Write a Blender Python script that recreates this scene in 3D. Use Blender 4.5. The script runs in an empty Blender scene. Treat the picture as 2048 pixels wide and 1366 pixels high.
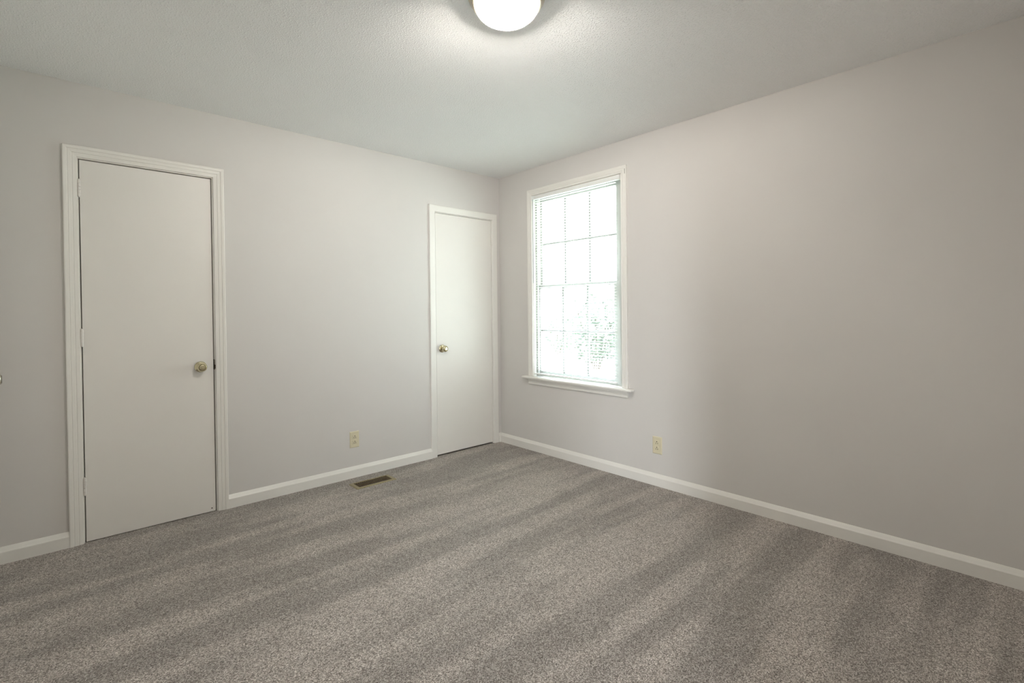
import bpy, bmesh, math, random
from mathutils import Matrix, Vector

SC = bpy.context.scene
COL = SC.collection
PI = math.pi

# ------------------------------------------------------------------ camera
cam_d = bpy.data.cameras.new('camera')
cam = bpy.data.objects.new('camera', cam_d)
COL.objects.link(cam)
cam_d.sensor_fit = 'HORIZONTAL'
cam_d.sensor_width = 36.0
cam_d.lens = 992.7 / 2048 * 36.0
cam_d.shift_y = -50.04 / 2048
cam_d.clip_start = 0.02
r_, u_, f_ = ((0.73820801, -0.67449982, -0.00994653),
              (0.01514958, 0.0018357, 0.99988355),
              (0.67440301, 0.73827273, -0.01157352))
m = Matrix(((r_[0], u_[0], -f_[0], -3.03266),
            (r_[1], u_[1], -f_[1], -3.48503),
            (r_[2], u_[2], -f_[2], 1.21527),
            (0, 0, 0, 1)))
cam.matrix_world = m
SC.camera = cam

# ------------------------------------------------------------------ light and exposure
SC.view_settings.view_transform = 'Standard'
SC.view_settings.look = 'None'
SC.view_settings.exposure = 0.34
SC.view_settings.gamma = 1.0
SC.view_settings.use_curve_mapping = False
SC.cycles.max_bounces = 14
SC.cycles.diffuse_bounces = 8
SC.cycles.transparent_max_bounces = 24
SC.cycles.sample_clamp_indirect = 8.0
SC.cycles.caustics_reflective = False
SC.cycles.caustics_refractive = False

SKY_H = 7.0         # brightness of the pale sky near the horizon
SKY_G = 88.0         # brightness of the sunlit haze higher up
LAMP = 1950.0        # brightness of the two lamp bulbs
FILL = 14.0         # watts of the wide fill light added in the hall
HALL = 7.0         # watts of daylight coming through the hall behind the open doorway
SUN = 4.0

world = bpy.data.worlds.new('overcast_sky')
SC.world = world
world.use_nodes = True
wn = world.node_tree
wn.nodes.clear()
w_out = wn.nodes.new('ShaderNodeOutputWorld')
w_bg = wn.nodes.new('ShaderNodeBackground')
w_tc = wn.nodes.new('ShaderNodeTexCoord')
w_sep = wn.nodes.new('ShaderNodeSeparateXYZ')
w_rmp = wn.nodes.new('ShaderNodeValToRGB')
w_rmp.color_ramp.elements[0].position = 0.0
w_rmp.color_ramp.elements[0].color = (0.95, 1.0, 1.0, 1)
w_rmp.color_ramp.elements[1].position = 0.9
w_rmp.color_ramp.elements[1].color = (0.72, 0.86, 1.0, 1)
wn.links.new(w_tc.outputs['Generated'], w_sep.inputs[0])
wn.links.new(w_sep.outputs['Z'], w_rmp.inputs[0])


def w_range(src, a, b):
    nd = wn.nodes.new('ShaderNodeMapRange')
    nd.interpolation_type = 'SMOOTHSTEP'
    nd.inputs['From Min'].default_value = a
    nd.inputs['From Max'].default_value = b
    wn.links.new(src, nd.inputs['Value'])
    return nd.outputs[0]


def w_math(op, a, b):
    nd = wn.nodes.new('ShaderNodeMath')
    nd.operation = op
    for i, v in enumerate((a, b)):
        if isinstance(v, (int, float)):
            nd.inputs[i].default_value = v
        else:
            wn.links.new(v, nd.inputs[i])
    return nd.outputs[0]


# bright hazy cloud well above the horizon on the far side; paler sky along the horizon
w_glow = w_math('MULTIPLY', w_range(w_sep.outputs['Z'], 0.24, 0.50), w_range(w_sep.outputs['Y'], 0.0, 0.45))
w_str = w_math('ADD', w_math('MULTIPLY', w_glow, SKY_G), SKY_H)
wn.links.new(w_str, w_bg.inputs[1])
wn.links.new(w_rmp.outputs[0], w_bg.inputs[0])
wn.links.new(w_bg.outputs[0], w_out.inputs[0])


def light(name, kind, loc, energy, color, **kw):
    d = bpy.data.lights.new(name, kind)
    d.energy = energy
    d.color = color
    for k, v in kw.items():
        if k not in ('rot', 'portal'):
            setattr(d, k, v)
    o = bpy.data.objects.new(name, d)
    o.location = loc
    if 'rot' in kw:
        o.rotation_euler = kw['rot']
    COL.objects.link(o)
    if kw.get('portal'):
        d.cycles.is_portal = True
    return o


# sun behind the house: it lights the lawn outside, not the room
light('sun', 'SUN', (-6, 2, 8), SUN, (1.0, 0.95, 0.86), angle=0.01,
      rot=Vector((0.60, -0.22, -0.76)).to_track_quat('-Z', 'Y').to_euler())
# portal over the window opening so that the sky is sampled through it
light('window_portal', 'AREA', (0.16, -0.86, 1.42), 1.0, (1, 1, 1), shape='RECTANGLE',
      size=1.55, size_y=0.86, rot=(0, PI / 2, 0), portal=True)
# daylight in the hall that the doorway behind the camera opens to: a narrow window, plus an added wide fill light
light('hall_daylight', 'AREA', (-4.62, -4.93, 0.62), HALL, (0.90, 0.96, 1.0), shape='RECTANGLE',
      size=0.30, size_y=1.0, spread=0.9,
      rot=Vector((4.62, 3.73, -0.30)).to_track_quat('-Z', 'Y').to_euler())
light('hall_fill_light', 'AREA', (-4.15, -5.55, 0.65), FILL, (0.88, 0.95, 1.0), shape='RECTANGLE',
      size=1.3, size_y=1.1, spread=1.3,
      rot=Vector((3.1, 5.2, -0.25)).to_track_quat('-Z', 'Y').to_euler())

# ------------------------------------------------------------------ materials


def srgb(r, g, b):
    def c(v):
        v /= 255.0
        return v / 12.92 if v <= 0.04045 else ((v + 0.055) / 1.055) ** 2.4
    return (c(r), c(g), c(b), 1.0)


class Nt:
    def __init__(self, name):
        self.m = bpy.data.materials.new(name)
        self.m.use_nodes = True
        self.t = self.m.node_tree
        self.t.nodes.clear()
        self.out = self.n('ShaderNodeOutputMaterial')

    def n(self, kind, **kw):
        nd = self.t.nodes.new(kind)
        for k, v in kw.items():
            setattr(nd, k, v)
        return nd

    def l(self, a, b):
        self.t.links.new(a, b)

    def val(self, nd, **kw):
        for k, v in kw.items():
            nd.inputs[k.replace('_', ' ')].default_value = v
        return nd


def paint(name, col, rough=0.6, var=0.03, vscale=3.0, bscale=350.0, bump=0.08, bdist=0.001, metal=0.0, spec=0.5):
    """a painted, moulded or metal surface: slight mottling of tone and a fine relief"""
    k = Nt(name)
    tc = k.n('ShaderNodeTexCoord')
    b = k.n('ShaderNodeBsdfPrincipled')
    k.val(b, Roughness=rough, Metallic=metal)
    b.inputs['Specular IOR Level'].default_value = spec
    nz = k.val(k.n('ShaderNodeTexNoise'), Scale=vscale, Detail=3.0)
    k.l(tc.outputs['Object'], nz.inputs['Vector'])
    rp = k.n('ShaderNodeValToRGB')
    rp.color_ramp.elements[0].position = 0.3
    rp.color_ramp.elements[1].position = 0.7
    rp.color_ramp.elements[0].color = tuple(c * (1 - var) for c in col[:3]) + (1,)
    rp.color_ramp.elements[1].color = tuple(min(1, c * (1 + var)) for c in col[:3]) + (1,)
    k.l(nz.outputs[0], rp.inputs[0])
    k.l(rp.outputs[0], b.inputs['Base Color'])
    if bump > 0:
        n2 = k.val(k.n('ShaderNodeTexNoise'), Scale=bscale, Detail=2.0)
        k.l(tc.outputs['Object'], n2.inputs['Vector'])
        bp = k.val(k.n('ShaderNodeBump'), Strength=bump, Distance=bdist)
        k.l(n2.outputs[0], bp.inputs['Height'])
        k.l(bp.outputs[0], b.inputs['Normal'])
    k.l(b.outputs[0], k.out.inputs[0])
    return k.m


def carpet_mat():
    k = Nt('carpet_pile')
    tc = k.n('ShaderNodeTexCoord')
    b = k.val(k.n('ShaderNodeBsdfPrincipled'), Roughness=0.95)
    b.inputs['Specular IOR Level'].default_value = 0.1
    b.inputs['Sheen Weight'].default_value = 0.25
    b.inputs['Sheen Roughness'].default_value = 0.6
    # wobble of the yarn
    wob = k.val(k.n('ShaderNodeTexNoise'), Scale=170.0, Detail=1.0)
    k.l(tc.outputs['Object'], wob.inputs['Vector'])
    sub = k.n('ShaderNodeVectorMath', operation='SUBTRACT')
    sub.inputs[1].default_value = (0.5, 0.5, 0.5)
    k.l(wob.outputs['Color'], sub.inputs[0])
    scl = k.n('ShaderNodeVectorMath', operation='SCALE')
    scl.inputs['Scale'].default_value = 0.007
    k.l(sub.outputs[0], scl.inputs[0])
    add = k.n('ShaderNodeVectorMath', operation='ADD')
    k.l(tc.outputs['Object'], add.inputs[0])
    k.l(scl.outputs[0], add.inputs[1])
    vo = k.val(k.n('ShaderNodeTexVoronoi'), Scale=340.0)
    k.l(add.outputs[0], vo.inputs['Vector'])
    sc = k.n('ShaderNodeSeparateColor')
    k.l(vo.outputs['Color'], sc.inputs[0])
    rp = k.n('ShaderNodeValToRGB')
    e = rp.color_ramp.elements
    e[0].position, e[0].color = 0.0, srgb(72, 63, 56)
    e[1].position, e[1].color = 1.0, srgb(218, 211, 205)
    for p, c in ((0.25, (119, 110, 102)), (0.5, (152, 143, 135)), (0.75, (182, 174, 167))):
        q = e.new(p)
        q.color = srgb(*c)
    k.l(sc.outputs[0], rp.inputs[0])
    # vacuum tracks: the pile lies one way, then the other, in bands across the room
    mp = k.n('ShaderNodeMapping')
    mp.inputs['Scale'].default_value = (0.7, 5.6, 1.0)
    mp.inputs['Rotation'].default_value = (0, 0, 0.02)
    k.l(tc.outputs['Object'], mp.inputs['Vector'])
    w2 = k.val(k.n('ShaderNodeTexNoise'), Scale=1.0, Detail=1.8, Roughness=0.5)
    k.l(mp.outputs[0], w2.inputs['Vector'])
    br = k.n('ShaderNodeMapRange')
    br.interpolation_type = 'SMOOTHSTEP'
    br.inputs['From Min'].default_value = 0.40
    br.inputs['From Max'].default_value = 0.60
    br.inputs['To Min'].default_value = 0.83
    br.inputs['To Max'].default_value = 1.18
    k.l(w2.outputs[0], br.inputs['Value'])
    # uneven lie of the pile
    n3 = k.val(k.n('ShaderNodeTexNoise'), Scale=5.0, Detail=4.0)
    k.l(tc.outputs['Object'], n3.inputs['Vector'])
    b3 = k.n('ShaderNodeMapRange')
    b3.inputs['From Min'].default_value = 0.3
    b3.inputs['From Max'].default_value = 0.7
    b3.inputs['To Min'].default_value = 0.92
    b3.inputs['To Max'].default_value = 1.08
    k.l(n3.outputs[0], b3.inputs['Value'])
    m1 = k.n('ShaderNodeMath', operation='MULTIPLY')
    k.l(br.outputs[0], m1.inputs[0])
    k.l(b3.outputs[0], m1.inputs[1])
    vm = k.n('ShaderNodeVectorMath', operation='SCALE')
    k.l(rp.outputs[0], vm.inputs[0])
    k.l(m1.outputs[0], vm.inputs['Scale'])
    k.l(vm.outputs[0], b.inputs['Base Color'])
    bp = k.val(k.n('ShaderNodeBump'), Strength=0.75, Distance=0.004)
    bp.invert = True
    k.l(vo.outputs['Distance'], bp.inputs['Height'])
    k.l(bp.outputs[0], b.inputs['Normal'])
    k.l(b.outputs[0], k.out.inputs[0])
    return k.m


def ceiling_mat():
    k = Nt('textured_ceiling_paint')
    tc = k.n('ShaderNodeTexCoord')
    b = k.val(k.n('ShaderNodeBsdfPrincipled'), Roughness=0.55)
    b.inputs['Base Color'].default_value = srgb(241, 242, 242)
    b.inputs['Specular IOR Level'].default_value = 0.35
    n1 = k.val(k.n('ShaderNodeTexNoise'), Scale=125.0, Detail=1.5)
    k.l(tc.outputs['Object'], n1.inputs['Vector'])
    r1 = k.n('ShaderNodeValToRGB')
    r1.color_ramp.elements[0].position = 0.5
    r1.color_ramp.elements[1].position = 0.72
    k.l(n1.outputs[0], r1.inputs[0])
    b1 = k.val(k.n('ShaderNodeBump'), Strength=0.6, Distance=0.004)
    k.l(r1.outputs[0], b1.inputs['Height'])
    k.l(b1.outputs[0], b.inputs['Normal'])
    k.l(b.outputs[0], k.out.inputs[0])
    return k.m


def glass_mat():
    k = Nt('window_glass')
    tr = k.n('ShaderNodeBsdfTransparent')
    tr.inputs[0].default_value = (0.93, 0.95, 0.94, 1)
    gl = k.n('ShaderNodeBsdfGlossy')
    gl.inputs['Roughness'].default_value = 0.02
    mx = k.n('ShaderNodeMixShader')
    mx.inputs[0].default_value = 0.05
    k.l(tr.outputs[0], mx.inputs[1])
    k.l(gl.outputs[0], mx.inputs[2])
    k.l(mx.outputs[0], k.out.inputs[0])
    return k.m


def shade_mat():
    """pressed glass of the lamp bowl: part clear, part light-spreading"""
    k = Nt('lamp_glass')
    tc = k.n('ShaderNodeTexCoord')
    tr = k.n('ShaderNodeBsdfTransparent')
    tr.inputs[0].default_value = (1, 0.98, 0.95, 1)
    tl = k.n('ShaderNodeBsdfTranslucent')
    tl.inputs[0].default_value = (0.97, 0.94, 0.88, 1)
    gl = k.n('ShaderNodeBsdfGlossy')
    gl.inputs['Roughness'].default_value = 0.08
    nz = k.val(k.n('ShaderNodeTexNoise'), Scale=26.0, Detail=2.0)
    k.l(tc.outputs['Object'], nz.inputs['Vector'])
    rp = k.n('ShaderNodeMapRange')
    rp.inputs['From Min'].default_value = 0.35
    rp.inputs['From Max'].default_value = 0.65
    rp.inputs['To Min'].default_value = 0.20
    rp.inputs['To Max'].default_value = 0.45
    k.l(nz.outputs[0], rp.inputs['Value'])
    m1 = k.n('ShaderNodeMixShader')
    k.l(rp.outputs[0], m1.inputs[0])
    k.l(tr.outputs[0], m1.inputs[1])
    k.l(tl.outputs[0], m1.inputs[2])
    m2 = k.n('ShaderNodeMixShader')
    m2.inputs[0].default_value = 0.06
    k.l(m1.outputs[0], m2.inputs[1])
    k.l(gl.outputs[0], m2.inputs[2])
    k.l(m2.outputs[0], k.out.inputs[0])
    return k.m


def emit_mat(name, col, s):
    k = Nt(name)
    em = k.n('ShaderNodeEmission')
    em.inputs[0].default_value = col
    em.inputs[1].default_value = s
    k.l(em.outputs[0], k.out.inputs[0])
    return k.m


def slat_mat():
    k = Nt('white_vinyl_slat')
    tc = k.n('ShaderNodeTexCoord')
    nz = k.val(k.n('ShaderNodeTexNoise'), Scale=20.0)
    k.l(tc.outputs['Object'], nz.inputs['Vector'])
    rp = k.n('ShaderNodeValToRGB')
    rp.color_ramp.elements[0].color = srgb(232, 232, 228)
    rp.color_ramp.elements[1].color = srgb(242, 242, 238)
    k.l(nz.outputs[0], rp.inputs[0])
    b = k.val(k.n('ShaderNodeBsdfPrincipled'), Roughness=0.4)
    k.l(rp.outputs[0], b.inputs['Base Color'])
    tl = k.n('ShaderNodeBsdfTranslucent')
    k.l(rp.outputs[0], tl.inputs[0])
    mx = k.n('ShaderNodeMixShader')
    mx.inputs[0].default_value = 0.10
    k.l(b.outputs[0], mx.inputs[1])
    k.l(tl.outputs[0], mx.inputs[2])
    k.l(mx.outputs[0], k.out.inputs[0])
    return k.m


def leaf_mat(name, c1, c2, scale):
    k = Nt(name)
    tc = k.n('ShaderNodeTexCoord')
    nz = k.val(k.n('ShaderNodeTexNoise'), Scale=scale, Detail=4.0)
    k.l(tc.outputs['Object'], nz.inputs['Vector'])
    rp = k.n('ShaderNodeValToRGB')
    rp.color_ramp.elements[0].position = 0.35
    rp.color_ramp.elements[1].position = 0.65
    rp.color_ramp.elements[0].color = c1
    rp.color_ramp.elements[1].color = c2
    k.l(nz.outputs[0], rp.inputs[0])
    b = k.val(k.n('ShaderNodeBsdfPrincipled'), Roughness=0.7)
    k.l(rp.outputs[0], b.inputs['Base Color'])
    k.l(b.outputs[0], k.out.inputs[0])
    return k.m


M = {
    'wall': paint('greige_wall_paint', srgb(210, 207, 204), 0.65, 0.012, 2.0, 420, 0.12, 0.0008, spec=0.3),
    'ceiling': ceiling_mat(),
    'carpet': carpet_mat(),
    'trim': paint('white_trim_paint', srgb(229, 227, 222), 0.38, 0.012, 5.0, 160, 0.05, 0.0006),
    'door': paint('white_door_paint', srgb(227, 224, 219), 0.42, 0.012, 3.0, 120, 0.06, 0.0006),
    'brass': paint('aged_brass', srgb(208, 199, 168), 0.22, 0.05, 40, 500, 0.02, metal=1.0),
    'brass_ring': paint('dark_brass_groove', srgb(92, 84, 56), 0.35, 0.05, 40, 500, 0.02, metal=1.0),
    'nickel': paint('satin_nickel', srgb(176, 172, 160), 0.28, 0.03, 40, 500, 0.02, metal=1.0),
    'almond': paint('almond_plastic', srgb(213, 205, 178), 0.35, 0.015, 30, 300, 0.03),
    'slot': paint('dark_slot', srgb(48, 40, 28), 0.7, 0.05, 60, 300, 0.0),
    'strike': paint('dark_steel_strike', srgb(70, 60, 48), 0.4, 0.1, 60, 300, 0.02, metal=0.7),
    'vent': paint('olive_brown_enamel', srgb(140, 130, 98), 0.45, 0.04, 30, 300, 0.04),
    'blade': paint('dark_brown_enamel', srgb(92, 76, 50), 0.45, 0.06, 30, 300, 0.04),
    'duct': paint('dark_duct', srgb(26, 22, 15), 0.8, 0.05, 30, 300, 0.0),
    'pan': paint('brushed_nickel_pan', srgb(186, 178, 160), 0.35, 0.04, 25, 250, 0.03, metal=0.85),
    'shade': shade_mat(),
    'bulb': emit_mat('lit_bulb', (1.0, 0.975, 0.955, 1), LAMP),
    'glass': glass_mat(),
    'slat': slat_mat(),
    'vinyl': paint('white_vinyl', srgb(235, 236, 234), 0.35, 0.01, 10, 300, 0.02),
    'cord': paint('white_cord', srgb(228, 228, 222), 0.8, 0.03, 300, 900, 0.1),
    'wand': paint('grey_clear_wand', srgb(150, 154, 156), 0.2, 0.03, 30, 300, 0.0),
    'sash': paint('backlit_shade_sash_paint', srgb(176, 177, 174), 0.45, 0.015, 8, 200, 0.05),  # white sash toned down to grey: its backlit shade is in the colour
    'muntin': paint('backlit_shade_muntin', srgb(142, 143, 140), 0.5, 0.02, 8, 200, 0.04),  # darker still, so the white bars read as backlit against the sky
    'lawn': leaf_mat('lawn_grass', srgb(140, 142, 130), srgb(176, 177, 166), 3.0),
    'leaf': leaf_mat('shrub_leaf', srgb(64, 72, 60), srgb(118, 125, 108), 6.0),
    'bark': leaf_mat('shrub_bark', srgb(70, 58, 46), srgb(104, 90, 74), 20.0),
    'ext': paint('outside_siding', srgb(190, 186, 176), 0.8, 0.03, 3, 100, 0.05),
}

# ------------------------------------------------------------------ mesh helpers


class MB:
    """collects simple shapes and links them as one mesh object"""

    def __init__(self):
        self.b = bmesh.new()
        self.smooth = False

    def box(self, lo, hi, bev=0.0, seg=2):
        t = bmesh.new()
        bmesh.ops.create_cube(t, size=1.0)
        for v in t.verts:
            v.co = Vector([(lo[i] + hi[i]) / 2 + v.co[i] * (hi[i] - lo[i]) for i in range(3)])
        if bev > 0:
            bmesh.ops.bevel(t, geom=list(t.edges), offset=bev, segments=seg, affect='EDGES', profile=0.5)
        self._merge(t)
        return self

    def _merge(self, t):
        me = bpy.data.meshes.new('tmp')
        t.to_mesh(me)
        t.free()
        self.b.from_mesh(me)
        bpy.data.meshes.remove(me)

    def lathe(self, prof, org, axis, seg=40):
        """prof: list of (distance along axis, radius)"""
        ax = Vector(axis).normalized()
        t = ax.orthogonal().normalized()
        s = ax.cross(t)
        org = Vector(org)
        rings = []
        for d, r in prof:
            if r < 1e-6:
                rings.append([self.b.verts.new(org + ax * d)])
            else:
                rings.append([self.b.verts.new(org + ax * d + (t * math.cos(2 * PI * i / seg) + s * math.sin(2 * PI * i / seg)) * r)
                              for i in range(seg)])
        for a, c in zip(rings, rings[1:]):
            for i in range(seg):
                j = (i + 1) % seg
                if len(a) == 1 and len(c) > 1:
                    self.b.faces.new((a[0], c[i], c[j]))
                elif len(c) == 1 and len(a) > 1:
                    self.b.faces.new((a[i], a[j], c[0]))
                elif len(a) > 1:
                    self.b.faces.new((a[i], a[j], c[j], c[i]))
        self.smooth = True
        return self

    def tube(self, p0, p1, r, seg=10):
        p0, p1 = Vector(p0), Vector(p1)
        L = (p1 - p0).length
        return self.lathe([(0, 0), (0, r), (L, r), (L, 0)], p0, p1 - p0, seg)

    def loft(self, loops, caps=True):
        vs = [[self.b.verts.new(p) for p in lp] for lp in loops]
        n = len(vs[0])
        for a, c in zip(vs, vs[1:]):
            for i in range(n):
                j = (i + 1) % n
                self.b.faces.new((a[i], a[j], c[j], c[i]))
        if caps:
            self.b.faces.new(vs[0])
            self.b.faces.new(list(reversed(vs[-1])))
        return self

    def build(self, name, mat, parent=None, loc=None, smooth=None, angle=35):
        bmesh.ops.recalc_face_normals(self.b, faces=list(self.b.faces))
        me = bpy.data.meshes.new(name)
        self.b.to_mesh(me)
        self.b.free()
        me.materials.append(mat)
        if self.smooth if smooth is None else smooth:
            for p in me.polygons:
                p.use_smooth = True
            me.set_sharp_from_angle(angle=math.radians(angle))
        o = bpy.data.objects.new(name, me)
        COL.objects.link(o)
        if parent:
            o.parent = parent
            o.matrix_parent_inverse = Matrix.Translation(-parent_world(parent))
        if loc is not None:
            # move the origin without moving the mesh
            me.transform(Matrix.Translation(-Vector(loc)))
            o.location = loc
        return o


def parent_world(p):
    v = Vector((0, 0, 0))
    while p:
        v += p.location
        if p.parent:
            v += p.matrix_parent_inverse.translation
        p = p.parent
    return v


def empty(name, loc):
    o = bpy.data.objects.new(name, None)
    o.empty_display_size = 0.1
    o.location = loc
    COL.objects.link(o)
    return o


def tag(o, label, cat, group=None, kind=None):
    o['label'] = label
    o['category'] = cat
    if group:
        o['group'] = group
    if kind:
        o['kind'] = kind
    return o


def wall_boxes(mb, to, a0, a1, z0, z1, d0, d1, holes):
    """wall slab in its own (along, depth, height) frame with rectangular holes (a0,a1,z0,z1)"""
    xs = sorted({a0, a1} | {h[0] for h in holes} | {h[1] for h in holes})
    for p, q in zip(xs, xs[1:]):
        mid = (p + q) / 2
        cuts = sorted((h[2], h[3]) for h in holes if h[0] < mid < h[1])
        z = z0
        for c0, c1 in cuts + [(z1, z1)]:
            if c0 > z:
                A = to(p, d0, z)
                B = to(q, d1, c0)
                mb.box([min(A[i], B[i]) for i in range(3)], [max(A[i], B[i]) for i in range(3)])
            z = c1
    return mb


def frame_loop(mb, to, a0, a1, zt, prof, zb):
    """moulding with mitred corners round three sides of an opening; prof = (out, thick) points"""
    loops = []
    for (sa, sz, top) in ((-1, 0, False), (-1, 1, True), (1, 1, True), (1, 0, False)):
        lp = []
        for w, t in prof:
            a = a0 - w if sa < 0 else a1 + w
            z = zt + w if top else zb
            lp.append(to(a, -t, z))
        loops.append(lp)
    mb.loft(loops)
    return mb


RW, RL, RF = 0.0, -3.287, -3.50        # right, left and front wall faces
H = 2.44
TH = 0.13


def toA(a, d, z): return Vector((a, d, z))            # back wall: depth goes +y
def toB(a, d, z): return Vector((RW + d, a, z))        # right wall: depth goes +x
def toL(a, d, z): return Vector((RL - d, a, z))        # left wall: depth goes -x
def toF(a, d, z): return Vector((a, RF - d, z))        # front wall: depth goes -y


# opening sizes
D1 = (-2.9450, -2.3290, 2.0435)        # door 1 opening inside the jambs: left, right, top
D2 = (-0.7090, -0.0990, 2.0400)
D3 = (-0.9900, -0.1950, 2.0400)        # on the left wall (along y)
DW = (-3.15, -2.45, 2.04)              # open doorway behind the camera
WN = (-1.350, -0.445, 0.645, 2.197)    # window: along y, heights
JT = 0.018

# ------------------------------------------------------------------ room shell
floor = MB().box((-5.6, -6.2, -0.05), (TH, 0.95, 0.0)).build('floor', M['carpet'])
tag(floor, 'speckled grey-brown carpet with vacuum tracks', 'carpet', kind='structure')
ceil = MB().box((RL - TH, RF - TH, H), (TH, 0.95, H + 0.06)).build('ceiling', M['ceiling'])
tag(ceil, 'white textured ceiling', 'ceiling', kind='structure')

mb = MB()
wall_boxes(mb, toA, RL - TH, RW + TH, 0, H, 0, TH,
           [(D1[0] - JT, D1[1] + JT, 0, D1[2] + JT), (D2[0] - JT, D2[1] + JT, 0, D2[2] + JT)])
mb.box((RL - TH, 0.86, 0), (TH, 0.95, H)).box((RL - TH, TH, 0), (RL, 0.86, H)).box((0.0, TH, 0), (TH, 0.86, H))
mb.box((-1.6, TH, 0), (-1.5, 0.86, H))
tag(mb.build('wall_back', M['wall']), 'pale grey wall with the two closet doors', 'wall', kind='structure')

mb = MB()
wall_boxes(mb, toB, RF - TH, 0.0, 0, H, 0, TH, [(WN[0] - JT, WN[1] + JT, WN[2] - 0.03, WN[3] + JT)])
tag(mb.build('wall_right', M['wall']), 'pale grey wall with the window', 'wall', kind='structure')

mb = MB()
wall_boxes(mb, toL, RF - TH, 0.0, 0, H, 0, TH, [(D3[0] - JT, D3[1] + JT, 0, D3[2] + JT)])
tag(mb.build('wall_left', M['wall']), 'pale grey wall at the left edge of the room', 'wall', kind='structure')

mb = MB()
wall_boxes(mb, toF, RL, RW, 0, H, 0, TH, [(DW[0], DW[1], 0, DW[2])])
tag(mb.build('wall_front', M['wall']), 'pale grey wall with the open doorway', 'wall', kind='structure')

# the hall behind the camera that the open doorway leads to
mb = MB()
mb.box((-5.6, -6.2, 0), (-5.5, RF - TH, H)).box((-2.1, -6.2, 0), (-2.0, RF - TH, H)).box((-5.5, -6.2, 0), (-2.1, -6.1, H))
mb.box((-5.5, RF - TH - 0.05, 0), (RL, RF - TH, H)).box((-5.6, -6.2, H), (-2.0, RF - TH, H + 0.06))
tag(mb.build('wall_hall', M['wall']), 'pale walls of the hall behind the doorway', 'wall', kind='structure')
# eave of the roof above the window
ev = MB().box((TH, -6.0, 2.36), (TH + 0.45, 3.0, 2.40)).box((TH + 0.43, -6.0, 2.33), (TH + 0.46, 3.0, 2.50))
tag(ev.build('roof_eave', M['ext']), 'pale eave of the roof outside above the window', 'eave', kind='structure')

# ------------------------------------------------------------------ mouldings
FLUTED = [(0.000, 0.0), (0.000, 0.009), (0.002, 0.011), (0.017, 0.0125), (0.0185, 0.011), (0.021, 0.0115), (0.0225, 0.014),
          (0.036, 0.0155), (0.0375, 0.0140), (0.040, 0.0145), (0.0415, 0.0175), (0.052, 0.019), (0.056, 0.0185), (0.058, 0.016), (0.058, 0.0)]
FLAT = [(0.000, 0.0), (0.000, 0.009), (0.003, 0.0115), (0.045, 0.014), (0.053, 0.0135), (0.056, 0.010), (0.056, 0.0)]
WINC = [(0.000, 0.0), (0.000, 0.010), (0.002, 0.012), (0.011, 0.0125), (0.013, 0.0105), (0.016, 0.011), (0.018, 0.014),
        (0.028, 0.0155), (0.030, 0.0145), (0.032, 0.0165), (0.048, 0.018), (0.051, 0.016), (0.052, 0.0)]
REVEAL = 0.005


def casing(name, to, d, prof, label, stop_at=0.04):
    o = frame_loop(MB(), to, d[0] - REVEAL, d[1] + REVEAL, d[2] + REVEAL, prof, 0.0).build(name, M['trim'])
    tag(o, label, 'door trim', kind='structure')
    j = MB()

    def bx(a0, a1, z0, z1, e0, e1):
        A, B = to(a0, e0, z0), to(a1, e1, z1)
        j.box([min(A[i], B[i]) for i in range(3)], [max(A[i], B[i]) for i in range(3)])
    bx(d[0] - JT, d[0], 0, d[2] + JT, 0.0005, TH)
    bx(d[1], d[1] + JT, 0, d[2] + JT, 0.0005, TH)
    bx(d[0], d[1], d[2], d[2] + JT, 0.0005, TH)
    # stop strips behind the door
    bx(d[0], d[0] + 0.012, 0, d[2], stop_at, stop_at + 0.03)
    bx(d[1] - 0.012, d[1], 0, d[2], stop_at, stop_at + 0.03)
    bx(d[0] + 0.012, d[1] - 0.012, d[2] - 0.012, d[2], stop_at, stop_at + 0.03)
    j.build('door_jamb', M['trim'], o)
    return o


tr1 = casing('trim_1', toA, D1, FLUTED, 'wide fluted white casing round the left closet door')
tr2 = casing('trim_2', toA, D2, FLAT, 'narrow plain white casing round the door in the corner')
tr3 = casing('trim_3', toL, D3, FLUTED, 'white casing round the door on the left wall')
# strike plate in the right jamb of door 1, with its chipped edge
sp = MB().box((D1[1] - 0.0012, -0.0005, 0.872), (D1[1] + 0.0016, 0.028, 0.934))
sp.box((D1[1] - 0.002, -0.0035, 0.878), (D1[1] + 0.0045, 0.002, 0.902), 0.001)
spo = sp.build('strike_plate', M['strike'], tr1)
spo['label'] = 'dark metal strike plate'
spl = MB().box((D1[1] - 0.0008, -0.003, 0.905), (D1[1] + 0.003, 0.0, 0.932), 0.0008).build('strike_lip', M['nickel'], spo)

BASE = [(0.0, 0.0), (0.0170, 0.0), (0.0170, 0.0570), (0.0162, 0.0592), (0.0125, 0.0650), (0.0080, 0.0730), (0.0030, 0.0806), (0.0, 0.0815)]


def baseboard(name, to, a0, a1, label):
    loops = [[to(a, -t, z) for t, z in BASE] for a in (a0, a1)]
    o = MB().loft(loops).build(name, M['trim'])
    return tag(o, label, 'baseboard', kind='structure')


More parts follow.
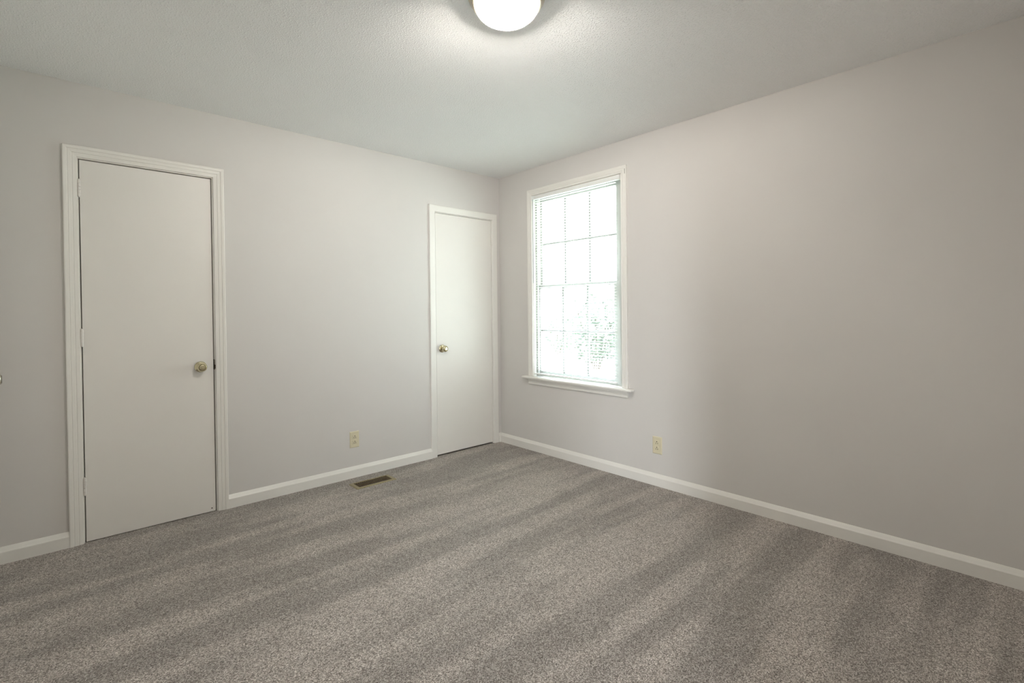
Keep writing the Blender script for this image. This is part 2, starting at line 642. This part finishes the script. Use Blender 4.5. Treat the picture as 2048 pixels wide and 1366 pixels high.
c1l, c1r = D1[0] - REVEAL - 0.058, D1[1] + REVEAL + 0.058
c2l, c2r = D2[0] - REVEAL - 0.056, D2[1] + REVEAL + 0.056
baseboard('baseboard_back', toA, RL, c1l, 'white baseboard left of the fluted door casing')
baseboard('baseboard_back', toA, c1r, c2l, 'white baseboard between the two closet doors')
baseboard('baseboard_back', toA, c2r, 0.0, 'short white baseboard between the corner door and the corner')
baseboard('baseboard_right', toB, RF, 0.0, 'white baseboard under the window wall')
baseboard('baseboard_left', toL, RF, D3[0] - 0.063, 'white baseboard along the left wall')
baseboard('baseboard_left', toL, D3[1] + 0.063, 0.0, 'short white baseboard in the left corner')
baseboard('baseboard_front', toF, DW[1] + 0.06, 0.0, 'white baseboard along the wall with the doorway')

# ------------------------------------------------------------------ doors


def knob(parent, org, ax, mat):
    """round passage knob on its rose"""
    org = Vector(org)
    rose = [(0.0, 0.0), (0.0, 0.031), (0.004, 0.0325), (0.007, 0.0305), (0.010, 0.024), (0.0115, 0.017), (0.0115, 0.0)]
    body = [(0.0095, 0.0), (0.0095, 0.0125), (0.022, 0.0115), (0.027, 0.0145), (0.031, 0.021), (0.036, 0.0255), (0.044, 0.0272),
            (0.052, 0.0258), (0.0575, 0.0225), (0.0595, 0.0195), (0.0588, 0.0178), (0.0596, 0.0165), (0.0606, 0.009), (0.0608, 0.0)]
    k = MB().lathe(body, org, ax, 48).build('door_knob', mat, parent)
    MB().lathe(rose, org, ax, 48).build('rose_plate', mat, k)
    MB().lathe([(0.0590, 0.0176), (0.0600, 0.0186), (0.0604, 0.0178), (0.0602, 0.0166), (0.0590, 0.0170), (0.0590, 0.0176)], org, ax, 48).build('face_ring', M['brass_ring'], k)
    return k


def hinge(parent, to, a, z, side):
    """painted five-knuckle butt hinge; side = +1 when the door is on the +a side"""
    h = MB()
    hh = 0.089
    for i in range(5):
        z0 = z - hh / 2 + i * hh / 5 + 0.0006
        h.tube(to(a, -0.0055, z0), to(a, -0.0055, z0 + hh / 5 - 0.0012), 0.0072, 16)
    h.tube(to(a, -0.0055, z + hh / 2), to(a, -0.0055, z + hh / 2 + 0.004), 0.0048, 12)
    h.tube(to(a, -0.0055, z - hh / 2 - 0.004), to(a, -0.0055, z - hh / 2), 0.0048, 12)
    A, B = to(a - 0.005, -0.0012, z - hh / 2), to(a + 0.005, 0.003, z + hh / 2)
    h.box([min(A[i], B[i]) for i in range(3)], [max(A[i], B[i]) for i in range(3)])
    return h.build('hinge', M['door'], parent)


def door(name, to, d, label, hinge_left, zb, kn, kmat, hz, base, gap=0.003, gl=0.003, gt=0.003):
    # gap: on the latch side; gl: on the hinge side; gt: at the head
    o = empty(name, base)
    tag(o, label, 'door', kind='structure')
    e0, e1 = (gl, gap) if hinge_left else (gap, gl)
    A, B = to(d[0] + e0, 0.0, zb), to(d[1] - e1, 0.035, d[2] - gt)
    MB().box([min(A[i], B[i]) for i in range(3)], [max(A[i], B[i]) for i in range(3)], 0.0015, 2).build('door_panel', M['door'], o)
    nrm = to(0, -1, 0) - to(0, 0, 0)
    k = knob(o, to(kn[0], 0, kn[1]), nrm, kmat)
    a = d[0] + gl / 2 if hinge_left else d[1] - gl / 2
    for z in hz:
        hinge(o, to, a, z, 1 if hinge_left else -1)
    return o


d1 = door('door_1', toA, D1, 'flat white closet door with a round brass knob, left of the bare wall', True, 0.004,
          (-2.4038, 0.8954), M['brass'], (1.886, 1.094, 0.302), ((D1[0] + D1[1]) / 2, 0, 0), 0.0065, 0.0045, 0.0065)
MB().tube((-2.356, -0.0012, 0.0245), (-2.356, 0.004, 0.0245), 0.0036, 12).build('screw', M['slot'], d1)
d2 = door('door_2', toA, D2, 'narrow flat white door with a brass knob, beside the window corner', False, 0.013,
          (-0.6516, 0.9025), M['brass'], (1.860, 1.087, 0.306), ((D2[0] + D2[1]) / 2, 0, 0))
d3 = door('door_3', toL, D3, 'flat white door on the left wall, only its knob tip in view', False, 0.006,
          (-0.268, 0.9275), M['nickel'], (), (RL, (D3[0] + D3[1]) / 2, 0))

# ------------------------------------------------------------------ window
win = empty('window_1', (0, -0.897, WN[2]))
tag(win, 'white double-hung window with six panes over six, right of the corner', 'window', kind='structure')
y0, y1, wz0, wz1 = WN
cs = frame_loop(MB(), toB, y0 - 0.006, y1 + 0.006, wz1 + 0.006, WINC, wz0).build('window_casing', M['trim'], win)
MB().box((-0.0186, -1.3985, 2.193), (-0.0150, -1.3960, 2.228)).build('nail_slot', M['slot'], cs)
j = MB()
j.box((0.0, y1, wz0 - 0.03), (TH, y1 + JT, wz1 + JT)).box((0.0, y0 - JT, wz0 - 0.03), (TH, y0, wz1 + JT))
j.box((0.0, y0, wz1), (TH, y1, wz1 + JT)).box((0.035, y0, wz0 - 0.03), (TH + 0.03, y1, wz0 + 0.004))
jo = j.build('window_jamb', M['trim'], win)
# inner stops that hold the sashes
MB().box((0.030, -1.350, wz0 + 0.004), (0.053, -1.318, wz1)).box((0.030, -0.464, wz0 + 0.004), (0.053, -0.445, wz1)).box((0.030, -1.318, wz1 - 0.02), (0.053, -0.464, wz1)).build('sash_stop', M['sash'], jo)
# stool and apron
st = MB().box((-0.052, y0 - 0.108, 0.6265), (-0.0, y1 + 0.112, 0.6455), 0.007, 3)
st.box((-0.012, y0, 0.6265), (0.045, y1, 0.6455))
st.build('window_sill', M['trim'], win, smooth=True)
apr = [(0.0, 0.6265), (0.017, 0.6265), (0.017, 0.608), (0.012, 0.604), (0.012, 0.597), (0.015, 0.590), (0.014, 0.580), (0.009, 0.5765), (0.0, 0.5765)]
MB().loft([[Vector((-t, a, z)) for t, z in apr] for a in (y0 - 0.056, y1 + 0.06)]).build('window_apron', M['trim'], win)


def sash(name, x, z0, z1, gz0, gz1, rows):
    """sash frame with glass and muntin bars; glass between gz0 and gz1"""
    gl, gr = -0.470, -1.246
    L, Rr = -0.445, -1.349
    t = 0.030
    f = MB()
    f.box((x, gl, z0), (x + t, L, z1), 0.002)
    f.box((x, Rr, z0), (x + t, gr, z1), 0.002)
    f.box((x, gr, z0), (x + t, gl, gz0), 0.002)
    f.box((x, gr, gz1), (x + t, gl, z1), 0.002)
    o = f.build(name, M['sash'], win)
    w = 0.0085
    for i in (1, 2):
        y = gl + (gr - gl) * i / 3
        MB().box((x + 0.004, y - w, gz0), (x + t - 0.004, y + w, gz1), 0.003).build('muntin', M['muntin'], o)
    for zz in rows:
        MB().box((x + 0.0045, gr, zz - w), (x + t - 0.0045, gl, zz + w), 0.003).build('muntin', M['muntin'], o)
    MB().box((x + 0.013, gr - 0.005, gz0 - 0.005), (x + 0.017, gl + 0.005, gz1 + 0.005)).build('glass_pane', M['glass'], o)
    return o


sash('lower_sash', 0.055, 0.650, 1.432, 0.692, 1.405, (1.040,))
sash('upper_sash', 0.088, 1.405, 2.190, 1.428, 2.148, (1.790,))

# ------------------------------------------------------------------ blind
bl = empty('window_blind', (0, -0.897, 2.19))
tag(bl, 'white horizontal mini blind lowered over the window with open slats', 'blind')
bx0, bx1 = -0.013, 0.014
MB().box((bx0, -1.346, 2.166), (bx1, -0.449, 2.194), 0.002).build('headrail', M['vinyl'], bl)
random.seed(4)
sl = MB()
pitch = 0.0218
zt = 2.150
ns = int((zt - 0.690) / pitch) + 1
for i in range(ns):
    z = zt - i * pitch + random.uniform(-0.0006, 0.0006)
    tilt = math.radians(-4 + random.uniform(-1.5, 1.5))
    pts = []
    for q in range(7):
        s = (q / 6 - 0.5) * 0.025
        hcv = 0.0022 * (1 - (s / 0.0125) ** 2)
        pts.append((s, hcv))
    th = 0.0004
    loop = [(s, c + th) for s, c in pts] + [(s, c - th) for s, c in reversed(pts)]
    loops = []
    for y in (-1.303, -0.453):
        dz = random.uniform(-0.0008, 0.0008)
        loops.append([Vector((0.0015 + s * math.cos(tilt) - c * math.sin(tilt), y, z + dz + s * math.sin(tilt) + c * math.cos(tilt))) for s, c in loop])
    sl.loft(loops)
sl.build('slats', M['slat'], bl, smooth=True, angle=60)
MB().box((-0.009, -1.303, 0.6665), (0.012, -0.453, 0.6785), 0.003, 3).build('bottom_rail', M['vinyl'], bl, smooth=True)
for y in (-1.225, -0.885, -0.545):
    cd = MB()
    for x in (-0.0125, 0.0155):
        cd.tube((x, y, 0.676), (x, y, 2.168), 0.0006, 6)
    cd.build('ladder_cord', M['cord'], bl)
MB().tube((-0.018, -0.462, 1.45), (-0.018, -0.462, 2.165), 0.0028, 8).tube((-0.018, -0.462, 2.160), (-0.008, -0.462, 2.172), 0.002, 8).build('tilt_wand', M['wand'], bl)
for y, s in ((-0.4465, 1), (-1.3485, -1)):
    MB().box((-0.017, y - 0.0015, 2.160), (0.018, y + 0.0015, 2.1965)).box((-0.0165, min(y, y - s * 0.026), 2.164), (-0.0135, max(y, y - s * 0.026), 2.196)).build('mounting_bracket', M['vinyl'], bl)

# ------------------------------------------------------------------ outlets


def outlet(to, a, z, label):
    o = empty('power_outlet', to(a, 0, z))
    tag(o, label, 'outlet', 'almond wall outlets')
    w, h, t = 0.036, 0.0595, 0.0065
    outer = [(-w, -h), (w, -h), (w, h), (-w, h)]
    inn = 0.005
    inner = [(-w + inn, -h + inn), (w - inn, -h + inn), (w - inn, h - inn), (-w + inn, h - inn)]
    MB().loft([[to(a + p, 0.0, z + q) for p, q in outer], [to(a + p, -0.0025, z + q) for p, q in outer],
               [to(a + p, -t, z + q) for p, q in inner]]).build('cover_plate', M['almond'], o)

    def bx(mb, p0, p1, q0, q1, e0, e1, bev=0.0):
        A, B = to(a + p0, e0, z + q0), to(a + p1, e1, z + q1)
        mb.box([min(A[i], B[i]) for i in range(3)], [max(A[i], B[i]) for i in range(3)], bev)
        return mb
    for s in (1, -1):
        cz = s * 0.0195
        rc = bx(MB(), -0.0165, 0.0165, cz - 0.0145, cz + 0.0145, -t - 0.0022, -0.001, 0.0018).build('receptacle', M['almond'], o)
        sl_ = MB()
        bx(sl_, -0.0080, -0.0048, cz - 0.0095, cz - 0.0005, -t - 0.0026, -t)
        bx(sl_, 0.0048, 0.0080, cz - 0.0095, cz - 0.0010, -t - 0.0026, -t)
        sl_.tube(to(a, -t - 0.0026, z + cz + 0.0065), to(a, -t, z + cz + 0.0065), 0.0034, 14)
        sl_.build('socket_slots', M['slot'], rc)
    MB().lathe([(0, 0.0), (0, 0.003), (0.0012, 0.0028), (0.0018, 0.0)], to(a, -t, z), to(0, -1, 0) - to(0, 0, 0), 16).build('screw', M['almond'], o)
    return o


outlet(toA, -1.436, 0.279, 'almond wall outlet between the two closet doors, above the floor vent')
outlet(toB, -1.638, 0.279, 'almond wall outlet on the window wall, right of the window')

# ------------------------------------------------------------------ floor vent
vt = empty('floor_vent', (-1.388, -0.195, 0))
tag(vt, 'olive brown metal floor vent set in the carpet by the back wall', 'floor vent')
vx0, vx1, vy0, vy1 = -1.540, -1.237, -0.262, -0.130
ix0, ix1, iy0, iy1 = -1.515, -1.263, -0.245, -0.147
outer = [(vx0, vy0), (vx1, vy0), (vx1, vy1), (vx0, vy1)]
mid = [(vx0 + 0.005, vy0 + 0.005), (vx1 - 0.005, vy0 + 0.005), (vx1 - 0.005, vy1 - 0.005), (vx0 + 0.005, vy1 - 0.005)]
inn = [(ix0, iy0), (ix1, iy0), (ix1, iy1), (ix0, iy1)]
fr = MB()
fr.loft([[Vector((p, q, 0.0)) for p, q in outer], [Vector((p, q, 0.002)) for p, q in outer], [Vector((p, q, 0.006)) for p, q in mid],
         [Vector((p, q, 0.006)) for p, q in inn], [Vector((p, q, 0.0)) for p, q in inn]], caps=False)
fr.build('vent_frame', M['vent'], vt)
MB().box((ix0, iy0, -0.001), (ix1, iy1, 0.0012)).build('damper_plate', M['duct'], vt)
lv = MB()
nb = 17
for i in range(nb):
    x = ix0 + (ix1 - ix0) * (i + 0.5) / nb
    lv.loft([[Vector((x - 0.0035 + e, y, z)) for e, z in ((0, 0.0014), (0.0016, 0.0014), (0.0046, 0.0056), (0.0030, 0.0056))] for y in (iy0, iy1)])
for y in ((iy0 + iy1) / 2 - 0.0012,):
    lv.box((ix0, y, 0.0015), (ix1, y + 0.0024, 0.0054))
lv.build('louvers', M['blade'], vt)

# ------------------------------------------------------------------ ceiling lamp
LX, LY = -1.7302, -2.0468
cl = empty('ceiling_light', (LX, LY, H))
tag(cl, 'flush ceiling lamp with a glass bowl and metal pan, switched on', 'ceiling light')
pan = [(0.0, 0.0), (0.0, 0.150), (0.008, 0.152), (0.020, 0.147), (0.034, 0.136), (0.040, 0.133), (0.040, 0.128), (0.030, 0.128), (0.010, 0.126), (0.010, 0.0)]
MB().lathe(pan, (LX, LY, H), (0, 0, -1), 64).build('pan', M['pan'], cl)
bowl = []
for i in range(13):
    a = i / 12 * PI / 2
    bowl.append((0.038 + 0.071 * math.sin(a), 0.125 * math.cos(a) if i < 12 else 0.006))
inner_b = [(d - 0.004, max(r - 0.004, 0.003)) for d, r in reversed(bowl)]
bo = MB().lathe(bowl + inner_b, (LX, LY, H), (0, 0, -1), 64).build('glass_shade', M['shade'], cl)
MB().lathe([(0.1065, 0.0), (0.1065, 0.011), (0.110, 0.012), (0.113, 0.008), (0.116, 0.0085), (0.119, 0.005), (0.121, 0.0)], (LX, LY, H), (0, 0, -1), 20).build('finial', M['shade'], cl)
# two bulbs lying on their sides, their sockets on the pan
for s in (-1, 1):
    dv = Vector((s * 0.73, -s * 0.68, 0)).normalized()
    p0 = Vector((LX, LY, H - 0.050)) + dv * 0.106
    bb = MB().lathe([(0.0, 0.0), (0.0, 0.016), (0.026, 0.016), (0.026, 0.0)], p0, -dv, 20).build('lamp_socket', M['vinyl'], cl)
    MB().lathe([(0.026, 0.0), (0.026, 0.012), (0.034, 0.015), (0.048, 0.024), (0.062, 0.027), (0.076, 0.024), (0.087, 0.013), (0.090, 0.0)], p0, -dv, 28).build('bulb', M['bulb'], bb)

# ------------------------------------------------------------------ outside
lawn = MB().box((TH + 0.05, -30, -0.62), (45, 40, -0.60)).build('lawn', M['lawn'])
tag(lawn, 'sunlit lawn outside the window', 'lawn', kind='stuff')


def shrub(loc, rad, hgt, n, label, seed):
    random.seed(seed)
    o = empty('shrub', loc)
    tag(o, label, 'shrub', 'shrubs beyond the window')
    x, y, z = loc
    lf = MB()
    for _ in range(n):
        while True:
            v = Vector((random.uniform(-1, 1), random.uniform(-1, 1), random.uniform(-1, 1)))
            if 0.25 < v.length < 1:
                break
        c = Vector((x + v.x * rad, y + v.y * rad, z + hgt * 0.53 + v.z * hgt * 0.46))
        s = random.uniform(0.05, 0.10)
        d = Vector((random.gauss(0, 1), random.gauss(0, 1), random.gauss(0, 0.6))).normalized()
        e = d.orthogonal().normalized()
        vs = [lf.b.verts.new(p) for p in (c - d * s, c + e * s * 0.5, c + d * s, c - e * s * 0.5)]
        lf.b.faces.new(vs)
    lf.build('foliage', M['leaf'], o)
    sm = MB()
    for k_ in range(5):
        a = k_ * 2 * PI / 5
        sm.tube((x + 0.08 * math.cos(a), y + 0.08 * math.sin(a), z + 0.02), (x + rad * 0.5 * math.cos(a), y + rad * 0.5 * math.sin(a), z + hgt * 0.7), 0.018, 7)
    sm.build('stem', M['bark'], o)
    return o


shrub((9.0, 5.9, -0.60), 1.15, 2.5, 3600, 'leafy green shrub seen through the lower sash, right part', 11)
shrub((12.0, 10.2, -0.60), 0.9, 2.1, 1500, 'smaller green shrub farther off behind the lower sash, left part', 12)
